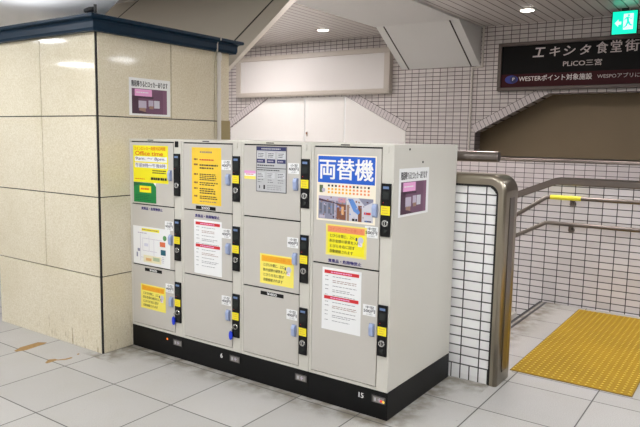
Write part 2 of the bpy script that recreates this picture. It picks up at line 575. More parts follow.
# ------------------------------------------------------------------ the setting
def build_setting():
    # floor with the stairwell left open
    bm = bmesh.new()
    box(bm, -9, 9, -8, 1.01, -0.2, 0)
    box(bm, -9, 9, 4.0, 8.6, -0.2, 0)
    box(bm, 2.45, 9, 1.01, 3.849, -0.2, 0)
    box(bm, -9, -1.6, 1.01, 4.0, -0.2, 0)
    box(bm, -1.6, 2.45, 1.01, 1.3, -0.2, 0)
    struct('floor', bm, M_FLOOR)
    # stairs going down to the left behind the low wall
    bm = bmesh.new()
    for i in range(9):
        x1 = 2.45-0.28*i
        z1 = -0.005-0.165*i
        if i == 0:
            continue
        box(bm, x1-0.28, x1, 1.3, 3.849, -1.8, z1)
    struct('trim_1', bm, M_STAIR)
    bm = bmesh.new()
    box(bm, 2.425, 2.455, 1.29, 3.84, -0.05, 0.003)
    box(bm, 2.485, 2.51, 1.29, 3.84, -0.05, 0.003)
    struct('trim_2', bm, M_DARK)
    # back wall with two openings shaped like the flanks of a stair
    bm = bmesh.new()
    Yb, T = 7.7, 0.25
    Lp = [(-6.0, 0), (-6.0, 2.03), (-4.85, 2.69), (-2.76, 2.69), (-1.36, 1.99), (-1.36, 0)]
    Rp = [(0.055, 0), (0.055, 1.97), (1.33, 2.64), (3.4, 2.64), (4.7, 1.97), (4.7, 0)]
    def q(pts):
        prism(bm, pts, 1, Yb, Yb+T)
    H = 4.0
    q([(-9, 0), (-6.0, 0), (-6.0, 2.03), (-6.0, H), (-9, H)])
    q([(-6.0, 2.03), (-4.85, 2.69), (-4.85, H), (-6.0, H)])
    q([(-4.85, 2.69), (-2.76, 2.69), (-2.76, H), (-4.85, H)])
    q([(-2.76, 2.69), (-1.36, 1.99), (-1.36, H), (-2.76, H)])
    q([(-1.36, 0), (0.055, 0), (0.055, H), (-1.36, H)])
    q([(0.055, 1.97), (1.33, 2.64), (1.33, H), (0.055, H)])
    q([(1.33, 2.64), (3.4, 2.64), (3.4, H), (1.33, H)])
    q([(3.4, 2.64), (4.7, 1.97), (4.7, H), (3.4, H)])
    q([(4.7, 0), (9, 0), (9, H), (4.7, H)])
    struct('wall_back', bm, M_BACK)
    # sloping tile courses along the openings
    def slope_trim(name, p0, p1, inward):
        bm = bmesh.new()
        a, b = Vector((p0[0], 0, p0[1])), Vector((p1[0], 0, p1[1]))
        d = (b-a)
        L = d.length
        d.normalize()
        nrm = Vector((-d.z, 0, d.x))
        if nrm.z < 0:
            nrm = -nrm
        n = int(L/0.0735)
        st = L/n
        def quad(t0, t1, w0, w1, y0, y1, mi):
            t = bmesh.new()
            c = [a+d*t0+nrm*w0, a+d*t1+nrm*w0, a+d*t1+nrm*w1, a+d*t0+nrm*w1]
            A = [t.verts.new((p.x, y0, p.z)) for p in c]
            B = [t.verts.new((p.x, y1, p.z)) for p in c]
            t.faces.new(A)
            t.faces.new(B)
            for i in range(4):
                t.faces.new((A[i], A[(i+1) % 4], B[(i+1) % 4], B[i]))
            bmesh.ops.recalc_face_normals(t, faces=list(t.faces))
            merge(bm, t, mi)
        quad(0, L, 0.0, 0.158, Yb-0.006, Yb+0.02, 1)
        for i in range(n):
            quad(i*st+0.005, (i+1)*st-0.005, 0.006, 0.15, Yb-0.012, Yb-0.004, 0)
        struct(name, bm, [M_TRIMT, M_GROUT])
    slope_trim('trim_3', (-6.0, 2.03), (-4.85, 2.69), 1)
    slope_trim('trim_4', (-2.76, 2.69), (-1.36, 1.99), 1)
    slope_trim('trim_5', (0.055, 1.97), (1.33, 2.64), 1)
    # the space behind the right opening
    bm = bmesh.new()
    box(bm, -0.2, 5.0, 8.35, 8.45, 0, 3.0)
    box(bm, -0.2, -0.1, 7.95, 8.35, 0, 3.0)
    box(bm, -0.2, 5.0, 7.95, 8.35, 2.9, 3.0)
    struct('wall_recess', bm, M_RECESS)
    # far low wall of the second stair
    bm = bmesh.new()
    box(bm, -1.2, 9, 6.3, 6.5, 0, 1.55)
    wf = struct('wall_far', bm, M_FAR)
    bm = bmesh.new()
    tube(bm, [(-1.2, 6.4, 1.555), (9, 6.4, 1.555)], 0.042, 16)
    box(bm, -1.2, 9, 6.29, 6.51, 1.528, 1.552, 0.004)
    struct('cap_rail', bm, M_STEEL2, wf)
    # sloping parapet at the far side of the stairs
    bm = bmesh.new()
    s = 0.42
    prism(bm, [(-1.5, -1.8), (9, -1.8), (9, 1.36), (2.52, 1.36), (-1.5, 1.36-4.02*s)], 1, 3.85, 4.05)
    wm = struct('wall_middle', bm, M_MID)
    bm = bmesh.new()
    prism(bm, [(9, 1.355), (9, 1.432), (2.515, 1.432), (-1.5, 1.432-4.015*s), (-1.5, 1.35-4.015*s), (2.53, 1.355)], 1, 3.835, 4.065, bev=0.012)
    struct('cap_rail', bm, M_STEEL2, wm)
    # left wall far away
    bm = bmesh.new()
    box(bm, -9.2, -9, -8, 8.6, 0, 4)
    struct('wall_left', bm, M_PLASTER)
    bm = bmesh.new()
    box(bm, 9, 9.2, -8, 8.6, 0, 4)  # unseen wall added to cut ambient light from the right
    struct('wall_right_unseen', bm, mat('unseen_wall_paint', (140, 132, 124), 0.6))
    # ceiling over the stairs: slatted; ceiling over the concourse: plain and lower
    bm = bmesh.new()
    box(bm, -9, 9, 0.9, 8.6, 3.85, 4.0)
    struct('ceiling', bm, M_SLAT)
    bm = bmesh.new()
    prism(bm, [(-9, -8), (9, -8), (9, 4.3), (3.85, 4.3), (3.85, 0.3), (-0.46, 0.3), (-1.22, 0.70), (-3.0, 1.637), (-9, 1.637)], 2, 3.05, 3.2)
    struct('ceiling_front', bm, M_PLASTER)
    # bulkhead closing the step between both ceilings
    bm = bmesh.new()
    box(bm, -0.46, 3.85, 0.2, 0.299, 3.2, 4.0)
    box(bm, 3.86, 3.96, 0.3, 4.3, 3.2, 4.0)
    struct('ceiling_step', bm, M_PLASTER)

def build_low_wall():
    bm = bmesh.new()
    box(bm, 0.05, 2.87, 1.02, 1.28, 0, 1.53)
    w = struct('wall_near', bm, M_NEAR)
    # steel channel over the top and down the free end, rounded at the corner
    X0, Xi, Xo, Zi, Zo, ri, ro = 0.05, 2.858, 2.912, 1.512, 1.585, 0.075, 0.125
    inner = [(X0, Zi), (Xi-ri, Zi)]
    outer = [(X0, Zo), (Xo-ro, Zo)]
    for i in range(1, 9):
        a = math.pi/2*(1-i/8)
        inner.append((Xi-ri+ri*math.cos(a), Zi-ri+ri*math.sin(a)))
        outer.append((Xo-ro+ro*math.cos(a), Zo-ro+ro*math.sin(a)))
    inner.append((Xi, 0.0))
    outer.append((Xo, 0.0))
    bm = bmesh.new()
    prof = []
    for (a, b) in zip(inner, outer):
        a, b = Vector((a[0], 0, a[1])), Vector((b[0], 0, b[1]))
        r = 0.03
        d = b-a
        L = d.length
        d.normalize()
        y0, y1 = 1.0, 1.3
        ring = [a + Vector((0, y0, 0)), a + d*(L-r) + Vector((0, y0, 0))]
        for k in range(1, 5):
            an = math.pi/2*k/4
            ring.append(a + d*(L-r+r*math.sin(an)) + Vector((0, y0+r-r*math.cos(an), 0)))
        for k in range(0, 5):
            an = math.pi/2*k/4
            ring.append(a + d*(L-r+r*math.cos(an)) + Vector((0, y1-r+r*math.sin(an), 0)))
        ring.append(a + Vector((0, y1, 0)))
        prof.append([bm.verts.new(p) for p in ring])
    for i in range(len(prof)-1):
        n = len(prof[i])
        for k in range(n):
            f = bm.faces.new((prof[i][k], prof[i][(k+1) % n], prof[i+1][(k+1) % n], prof[i+1][k]))
            f.smooth = 1 <= k < n-2
    bm.faces.new(prof[0])
    bm.faces.new(prof[-1])
    bmesh.ops.recalc_face_normals(bm, faces=list(bm.faces))
    struct('steel_frame', bm, M_STEEL, w)
    # black seal between tiles and steel
    bm = bmesh.new()
    for i in range(len(inner)-1):
        (xa, za), (xb, zb) = inner[i], inner[i+1]
        cx, cz = Xi-ri, Zi-ri
        def inn(x, z, k=0.016):
            dx = k if x > cx else 0
            return (x-(k if abs(x-Xi) < 0.02 or x > cx+0.02 else 0), z-(k if z > cz+0.02 else 0))
        a2, b2 = inn(xa, za), inn(xb, zb)
        pr = [(xa, za), (xb, zb), b2, a2]
        prism(bm, pr, 1, 1.006, 1.02)
    struct('seal', bm, M_GAP, w)
    bm = bmesh.new()
    box(bm, 2.911, 2.918, 1.1, 1.2, 0.09, 1.42, 0.002)
    struct('end_plate', bm, M_STEEL2, w)
    # round rail standing above the wall
    r = thing('handrail', 'thick round steel rail above the low tiled wall, its free end beside the lockers', 'handrail', (1.5, 1.15, 1.585))
    bm = bmesh.new()
    tube(bm, [(0.3, 1.15, 1.713), (2.79, 1.15, 1.713), (2.797, 1.15, 1.713)], [0.041, 0.041, 0.037], 20)
    finish('rail', bm, M_STEEL2, r)
    for x in (0.8, 2.2):
        bm = bmesh.new()
        tube(bm, [(x, 1.15, 1.57), (x, 1.15, 1.69)], 0.014, 12)
        finish('post', bm, M_STEEL, r)

def build_ceiling_parts():
    # underside of an upper stair flight meeting the back wall
    t = thing('stair_underside', 'sloping white underside of a stair flight dropping to the tiled back wall', 'stair underside', (-0.7, 7.0, 3.17))
    bm = bmesh.new()
    prism(bm, [(7.695, 3.17), (7.695, 3.845), (6.62, 3.845)], 0, -1.485, 0.09)
    box(bm, -1.485, 0.09, 1.0, 6.62, 3.815, 3.848)
    finish('soffit', bm, M_PLASTER, t)
    sl = (3.845-3.17)/(7.695-6.62)
    for x in (-1.33, -0.075):
        bm = bmesh.new()
        prism(bm, [(7.69, 3.168), (7.69, 3.19), (6.66, 3.19+sl*1.03), (6.66, 3.168+sl*1.03)], 0, x-0.012, x+0.012)
        finish('groove', bm, M_GROOVE, t)
    # inclined flank of the flight beyond the pillar
    t = thing('sloping_panel', 'broad sloping beige panel rising to the slatted ceiling behind the navy ledge', 'panel', (-1.8, 2.2, 2.5))
    def zz(y):
        return 1.337+0.838*y
    bm = bmesh.new()
    prism(bm, [(1.42, zz(1.42)), (2.98, zz(2.98)), (3.03, 3.84), (3.03, 3.78), (1.42, zz(1.42)-0.05)], 0, -4.0, -0.2)
    finish('panel', bm, M_SOFFIT, t)
    for x in (-3.46, -0.49):
        bm = bmesh.new()
        prism(bm, [(1.43, zz(1.43)-0.01), (2.97, zz(2.97)-0.01), (2.97, zz(2.97)+0.003), (1.43, zz(1.43)+0.003)], 0, x-0.014, x+0.014)
        finish('groove', bm, M_GROOVE, t)
    # downlights
    for (x, y, lab) in ((-2.56, 6.54, 'small round downlight in the slatted ceiling above the blank signboard'), (1.24, 6.57, 'small round downlight in the slatted ceiling above the black restaurant sign')):
        d = thing('downlight', lab, 'ceiling light', (x, y, 3.84))
        bm = bmesh.new()
        cyl(bm, (x, y, 3.849), (x, y, 3.836), 0.125, 0.12, 28)
        finish('trim_ring', bm, M_FRAME, d)
        bm = bmesh.new()
        cyl(bm, (x, y, 3.836), (x, y, 3.83), 0.1, 0.098, 28)
        finish('diffuser', bm, M_DOWN, d)
    # unseen concourse light panels, plus panels added to brighten locker side and back wall
    spots = [(-3.35, -1.98), (4.2, 3.27)] + [(x, y) for x in (-5.6, -1.6, 0.4, 2.4, 5.2) for y in (-1.5, -4.0)] + [(5.0, 1.1), (4.2, -0.4), (5.4, 2.4), (7.0, 0.4)]  # panels listed last on the right are added to brighten the locker side
    spots = [(x, y, 3.05) for x, y in spots] + [(x, 3.45, 3.85) for x in (-1.4, 0.4, 2.2)] + [(-4.4, 4.6, 3.85), (-4.4, 6.2, 3.85), (-3.0, 4.0, 3.85)]  # slatted ceiling panels are added out of view to light the back wall
    for n, (x, y, zc) in enumerate(spots):
        if zc < 3.5:
            d = thing('unseen_light_panel', 'unseen square flush light panel in the plain white concourse ceiling', 'ceiling light', (x, y, zc), 'flush light panels of the concourse')
        else:
            d = thing('unseen_light_panel', 'added square light panel out of view in the slatted ceiling, brightening the back wall', 'ceiling light', (x, y, zc), 'added light panels of the slatted ceiling')
        w = 0.22 if n < 2 else 0.3
        bm = bmesh.new()
        for a in ((-w-.02, w+.02, -w-.02, -w), (-w-.02, w+.02, w, w+.02), (-w-.02, -w, -w, w), (w, w+.02, -w, w)):
            box(bm, x+a[0], x+a[1], y+a[2], y+a[3], zc-0.02, zc)
        finish('frame', bm, M_PLASTER, d)
        bm = bmesh.new()
        box(bm, x-w, x+w, y-w, y+w, zc-0.014, zc-0.001)
        finish('diffuser', bm, M_LAMP if zc < 3.5 else M_FILL, d)

def build_pillar():
    t = thing('stone_pillar', 'square pillar clad in polished beige stone with a navy ledge around its top', 'pillar', (-0.785, 0.46, 0))
    bm = bmesh.new()
    x0, x1, y0, y1 = -1.57, 0.0, -0.31, 1.23
    box(bm, x0+0.02, x1-0.02, y0+0.02, y1-0.02, 0, 2.7, 0, 1)
    zs = [0.0, 0.655, 1.318, 1.978, 2.66]
    g = 0.0042
    for i in range(4):
        za, zb = zs[i]+(g if i else 0), zs[i+1]-g
        for xa, xb in ([(x0, -0.778-g), (-0.778+g, x1-0.017)] if i else [(x0, x1-0.017)]):
            box(bm, xa, xb, y0, y0+0.02, za, zb, 0.0015, 0, 1)
            box(bm, xa, xb, y1-0.02, y1, za, zb, 0.0015, 0, 1)
        ys = [y0+0.019, 0.475, 1.025, y1-0.003] if i == 3 else [y0+0.019, 1.025, y1-0.003]
        for k in range(len(ys)-1):
            box(bm, x1-0.02, x1, ys[k]+(g if k else 0), ys[k+1]-(g if k < len(ys)-2 else 0), za, zb, 0.0015, 0, 1)
            box(bm, x0, x0+0.02, ys[k]+(g if k else 0.02), ys[k+1]-(g if k < len(ys)-2 else 0), za, zb, 0.0015, 0, 1)
    box(bm, x1-0.022, x1-0.005, y0+0.005, y0+0.024, 0, 2.66, 0, 1)
    finish('cladding', bm, [M_STONE, M_GAP], t)
    bm = bmesh.new()
    box(bm, -0.01, 0.012, 1.1, 1.232, 0.0, 1.985, 0.003)
    finish('end_strip', bm, mat('stone_strip', (168, 154, 116), 0.2), t)
    # ledge: moulded profile run round the pillar with mitred corners
    prof = [(-0.02, 2.637), (0.05, 2.637), (0.052, 2.650), (0.058, 2.66), (0.058, 2.705), (0.066, 2.722), (0.10, 2.73), (0.103, 2.737), (0.103, 2.755), (0.095, 2.76), (-0.02, 2.76)]
    bm = bmesh.new()
    corners = [(x0, y0, -1, -1), (x1, y0, 1, -1), (x1, y1, 1, 1), (x0, y1, -1, 1)]
    rings = [[bm.verts.new((cx+sx*d, cy+sy*d, z)) for d, z in prof] for cx, cy, sx, sy in corners]
    n = len(prof)
    for i in range(4):
        A, B = rings[i], rings[(i+1) % 4]
        for k in range(n):
            bm.faces.new((A[k], B[k], B[(k+1) % n], A[(k+1) % n]))
    bm.faces.new([rings[i][n-1] for i in range(4)])
    bmesh.ops.recalc_face_normals(bm, faces=list(bm.faces))
    finish('ledge', bm, M_NAVY, t)
    bm = bmesh.new()
    prism(bm, [(0.06, 2.705), (0.068, 2.724), (0.104, 2.732), (0.106, 2.762), (0.06, 2.762)], 1, 1.0, 1.012)
    box(bm, 0.04, 0.061, 1.0, 1.012, 2.634, 2.72)
    finish('ledge_joint', bm, M_FRAME, t)
    # small dark camera perched on the ledge corner
    c = thing('security_camera', 'small dark camera perched on the corner of the navy ledge', 'camera', (0.02, -0.34, 2.76))
    bm = bmesh.new()
    cyl(bm, (0.05, -0.34, 2.76), (0.05, -0.34, 2.835), 0.012, None, 12)
    finish('post', bm, M_DARK, c)
    bm = bmesh.new()
    tube(bm, [(-0.05, -0.36, 2.792), (0.0, -0.35, 2.797), (0.035, -0.343, 2.80)], [0.016, 0.024, 0.02], 12)
    finish('body', bm, M_DARK, c)
    # cove lamp lying on top of the pillar behind the ledge
    c = thing('cove_lamp', 'slim lamp lying behind the navy ledge and washing the white ceiling', 'lamp', (-0.8, -0.12, 2.76))
    bm = bmesh.new()
    box(bm, -1.55, -0.05, -0.27, 0.03, 2.7605, 2.77, 0.002)
    finish('housing', bm, M_PLASTER, c)
    bm = bmesh.new()
    box(bm, -1.53, -0.07, -0.25, 0.01, 2.77, 2.774)
    finish('tube', bm, mat('cove_glow', (255, 255, 255), 0.4, emit=(246, 248, 255), estr=3.0), c)
    # white conduit at the far edge of the pillar
    c = thing('conduit_pipe', 'white conduit running up the far edge of the stone pillar', 'pipe', (0.025, 1.06, 1.0))
    bm = bmesh.new()
    tube(bm, [(0.024, 1.062, 0.9), (0.024, 1.062, 2.6), (0.024, 1.062, 2.634)], 0.02, 14)
    finish('pipe', bm, M_PIPE, c)
    for z in (1.6, 2.56):
        bm = bmesh.new()
        tube(bm, [(0.026, 1.062, z), (0.026, 1.062, z+0.06)], 0.026, 14)
        finish('coupling', bm, M_PIPE, c)

def build_back_wall_things():
    # blank signboard
    t = thing('signboard', 'long blank white signboard with a beige frame on the back wall', 'signboard', (-3.67, 7.6, 2.70))
    x0, x1, z0, z1 = -5.68, -1.68, 2.715, 3.605
    bm = bmesh.new()
    f = 0.10
    for b in ((x0, x1, z1-f, z1), (x0, x1, z0, z0+f), (x0, x0+f*1.3, z0+f, z1-f), (x1-f*1.3, x1, z0+f, z1-f)):
        box(bm, b[0], b[1], 7.56, 7.695, b[2], b[3], 0.01)
    box(bm, x0+0.03, x1-0.03, 7.545, 7.57, z0+0.03, z0+0.055, 0.004)
    finish('frame', bm, M_FRAME, t)
    bm = bmesh.new()
    box(bm, x0+0.1, x1-0.1, 7.585, 7.65, z0+0.08, z1-0.08)
    finish('panel', bm, M_BLANK, t)
    # boards closing the left opening
    def board(pts, lab):
        bm = bmesh.new()
        prism(bm, pts, 1, 7.705, 7.735, bev=0.004)
        c = [sum(p[0] for p in pts)/len(pts), 7.72, 0]
        return single('hoarding_board', bm, M_BOARD, lab, 'board', c)
    board([(-5.98, 0), (-3.83, 0), (-3.83, 2.685), (-4.85, 2.685), (-5.98, 2.02)], 'white hoarding board with a slanting left corner under the blank signboard')
    board([(-3.795, 0), (-2.805, 0), (-2.805, 2.685), (-3.795, 2.685)], 'plain upright middle white hoarding board under the blank signboard')
    board([(-2.77, 0), (-1.375, 0), (-1.375, 1.985), (-2.77, 2.68)], 'white hoarding board with a slanting right corner beside bare tiles')
    l = thing('door_latch', 'small dark latch on the joint of the white hoarding boards', 'latch', (-3.74, 7.7, 1.9))
    bm = bmesh.new()
    box(bm, -3.76, -3.72, 7.685, 7.704, 1.86, 1.96, 0.004)
    finish('plate', bm, M_FRAME, l)
    bm = bmesh.new()
    box(bm, -3.752, -3.728, 7.668, 7.686, 1.9, 1.95, 0.004)
    finish('bolt', bm, M_BRICK, l)
    # conduit on the wall
    bm = bmesh.new()
    tube(bm, [(0.135, 7.68, 3.848), (0.135, 7.68, 3.15), (-0.045, 7.68, 3.135), (-0.05, 7.68, 1.3)], 0.018, 12)
    single('conduit_pipe', bm, M_PIPE, 'thin white conduit stepping down the tiles beside the black restaurant sign', 'pipe', (0.04, 7.68, 1.3))
    # restaurant sign
    t = thing('shop_sign', 'long black sign with white Japanese lettering and a maroon strip', 'sign', (2.5, 7.62, 2.7))
    x0, x1, z0, z1 = 0.455, 4.9, 2.70, 3.52
    bm = bmesh.new()
    f = 0.06
    for b in ((x0, x1, z1-f, z1), (x0, x1, z0, z0+f), (x0, x0+f, z0+f, z1-f), (x1-f, x1, z0+f, z1-f)):
        box(bm, b[0], b[1], 7.58, 7.695, b[2], b[3], 0.008)
    finish('frame', bm, M_SIGNF, t)
    S = Sheet(**front(7.62))
    S.slab(x0+.05, z0+.05, x1-.05, z1-.05, -0.07, 0.0, M_SIGNB)
    S.rect(x0+.06, 2.765, x1-.06, 2.985, 0.002, M_SIGNR)
    S.done('panel', t)
    S = Sheet(**front(7.62))
    # big slanted katakana then kanji
    chs = 'エキシタ食堂街'
    xs = [(1.05, 1.225, 3.255, 3.41), (1.315, 1.475, 3.255, 3.41), (1.54, 1.715, 3.255, 3.41), (1.795, 1.95, 3.255, 3.41), (2.06, 2.23, 3.26, 3.44), (2.275, 2.435, 3.265, 3.45), (2.485, 2.68, 3.265, 3.45)]
    for i, ch in enumerate(chs):
        a, b, c, d = xs[i]
        S.text(ch, a, c, b, d, 0.004, M_SIGNG, 0.018, 0.22 if i < 4 else 0.0)
    S.done('headline', t)
    S = Sheet(**front(7.62))
    S.text('PLiCO三宮', 1.555, 3.075, 2.155, 3.175, 0.004, M_SIGNG, 0.012)
    S.done('subtitle', t)
    S = Sheet(**front(7.62))
    S.text('WESTERポイント対象施設', 0.83, 2.855, 2.02, 2.955, 0.005, M_SIGNW, 0.012)
    S.text('WESPOアプリにジェイ', 2.1, 2.865, 2.98, 2.935, 0.005, M_SIGNG, 0.004)
    S.done('strip_lettering', t)
    S = Sheet(**front(7.62))
    S.disc(0.70, 2.895, 0.115, 0.004, M_SIGNBL, 0.07)
    S.disc(0.735, 2.895, 0.06, 0.005, M_NAVYINK, 0.06)
    S.text('P', 0.72, 2.875, 0.755, 2.925, 0.006, M_SIGNW, 0.02)
    S.done('logo', t)
    # exit sign
    t = thing('exit_sign', 'glowing green emergency exit sign with a running figure and left arrow', 'exit sign', (2.53, 7.15, 3.46))
    x0, x1, z0, z1 = 2.36, 2.70, 3.468, 3.80
    bm = bmesh.new()
    box(bm, x0-.012, x1+.012, 7.16, 7.22, z0-.012, z1+.012, 0.004)
    box(bm, 2.48, 2.58, 7.165, 7.215, z1, 3.848)
    finish('housing', bm, M_DARK, t)
    S = Sheet(**front(7.16))
    S.slab(x0, z0, x1, z1, 0.0, 0.004, M_EXITG)
    S.done('lit_face', t)
    S = Sheet(**front(7.16))
    h = 0.006
    S.poly([(x0+.035, 3.63), (x0+.085, 3.685), (x0+.085, 3.575)], h, M_EXITW)
    S.rect(x0+.085, 3.61, x0+.125, 3.65, h, M_EXITW)
    S.rect(x0+.155, 3.53, x0+.29, 3.76, h, M_EXITW)
    g = 0.008
    S.disc(x0+.225, 3.735, 0.016, g, M_EXITG)
    S.poly([(x0+.195, 3.715), (x0+.225, 3.715), (x0+.235, 3.64), (x0+.205, 3.635)], g, M_EXITG)
    S.poly([(x0+.205, 3.65), (x0+.235, 3.65), (x0+.26, 3.6), (x0+.285, 3.595), (x0+.28, 3.58), (x0+.245, 3.582)], g, M_EXITG)
    S.poly([(x0+.205, 3.65), (x0+.23, 3.64), (x0+.205, 3.58), (x0+.165, 3.55), (x0+.158, 3.562), (x0+.185, 3.59)], g, M_EXITG)
    S.poly([(x0+.222, 3.705), (x0+.26, 3.675), (x0+.28, 3.69), (x0+.276, 3.7), (x0+.258, 3.688), (x0+.228, 3.716)], g, M_EXITG)
    S.poly([(x0+.2, 3.715), (x0+.17, 3.69), (x0+.165, 3.66), (x0+.175, 3.66), (x0+.182, 3.68), (x0+.205, 3.695)], g, M_EXITG)
    S.done('pictogram', t)

def build_rails():
    Y = 3.755
    t = thing('handrail', 'upper steel handrail with a yellow sleeve on the tiled stair parapet', 'handrail', (2.9, Y, 1.2))
    bm = bmesh.new()
    tube(bm, [(0.6, Y, 1.215-1.87*0.68), (2.455, Y, 1.215), (2.49, Y, 1.222), (9, Y, 1.222)], 0.023, 14)
    finish('rail', bm, M_STEEL2, t)
    bm = bmesh.new()
    tube(bm, [(2.5, Y, 1.222), (2.825, Y, 1.222)], 0.0265, 14)
    finish('sleeve', bm, mat('sleeve_yellow', (236, 226, 60), 0.45), t)
    def bracket(x, z, parent):
        bm = bmesh.new()
        tube(bm, [(x, Y, z-0.015), (x, Y+0.01, z-0.06), (x, 3.85, z-0.07)], 0.011, 10)
        cyl(bm, (x, 3.836, z-0.07), (x, 3.85, z-0.07), 0.032, 0.036, 16)
        finish('bracket', bm, M_STEEL2, parent)
    for x in (2.72, 4.2):
        bracket(x, 1.222, t)
    t2 = thing('handrail', 'lower steel handrail on the tiled stair parapet', 'handrail', (2.9, Y, 0.9))
    bm = bmesh.new()
    tube(bm, [(0.6, Y, 0.925-1.855*0.55), (2.455, Y, 0.925), (2.49, Y, 0.932), (9, Y, 0.932)], 0.023, 14)
    finish('rail', bm, M_STEEL2, t2)
    for x in (2.72, 4.2):
        bracket(x, 0.932, t2)
    tag(bpy.data.objects['sleeve'], 'yellow tactile sleeve')

def build_tactile():
    x0, x1, y0, y1 = 2.875, 3.775, 1.425, 3.735
    bm = bmesh.new()
    box(bm, x0, x1, y0, y1, 0, 0.006, 0.002, 1, 1)
    box(bm, x0+0.006, x1-0.006, y0+0.006, y1-0.006, 0.004, 0.0075, 0, 0)
    nx, ny = 18, 46
    for i in range(nx):
        for j in range(ny):
            cx = x0+0.9*(i+0.5)/nx
            cy = y0+(y1-y0)*(j+0.5)/ny
            a = [bm.verts.new((cx+0.0165*math.cos(k*math.pi/4), cy+0.0165*math.sin(k*math.pi/4), 0.0075)) for k in range(8)]
            b = [bm.verts.new((cx+0.010*math.cos(k*math.pi/4), cy+0.010*math.sin(k*math.pi/4), 0.0125)) for k in range(8)]
            for k in range(8):
                bm.faces.new((a[k], a[(k+1) % 8], b[(k+1) % 8], b[k]))
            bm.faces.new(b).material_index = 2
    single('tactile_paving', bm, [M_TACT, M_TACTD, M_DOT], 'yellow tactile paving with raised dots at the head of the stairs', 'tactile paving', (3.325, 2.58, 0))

def build_stains():
    for name, lab, outlines in (('rust_stain', 'long rust brown stain on the floor, farther from the pillar corner', [[(-0.65, -0.714), (-0.695, -0.635), (-0.698, -0.57), (-0.701, -0.521), (-0.703, -0.464), (-0.637, -0.419), (-0.618, -0.45), (-0.601, -0.545), (-0.588, -0.643), (-0.618, -0.714)]]),
                                ('rust_stain', 'small rust brown scuff on the floor, closer to the pillar corner', [[(-0.181, -0.722), (-0.235, -0.662), (-0.208, -0.617), (-0.172, -0.613), (-0.144, -0.559), (-0.141, -0.515), (-0.112, -0.516), (-0.115, -0.578), (-0.166, -0.635), (-0.162, -0.673), (-0.162, -0.716)], [(-0.168, -0.445), (-0.174, -0.422), (-0.151, -0.423), (-0.143, -0.448)]])):
        bm = bmesh.new()
        for pts in outlines:
            f = bm.faces.new([bm.verts.new((x, y, 0.0008)) for x, y in pts])
            f.normal_update()
            if f.normal.z < 0:
                f.normal_flip()
        single(name, bm, M_STAIN, lab, 'stain', (outlines[0][0][0], outlines[0][0][1], 0))

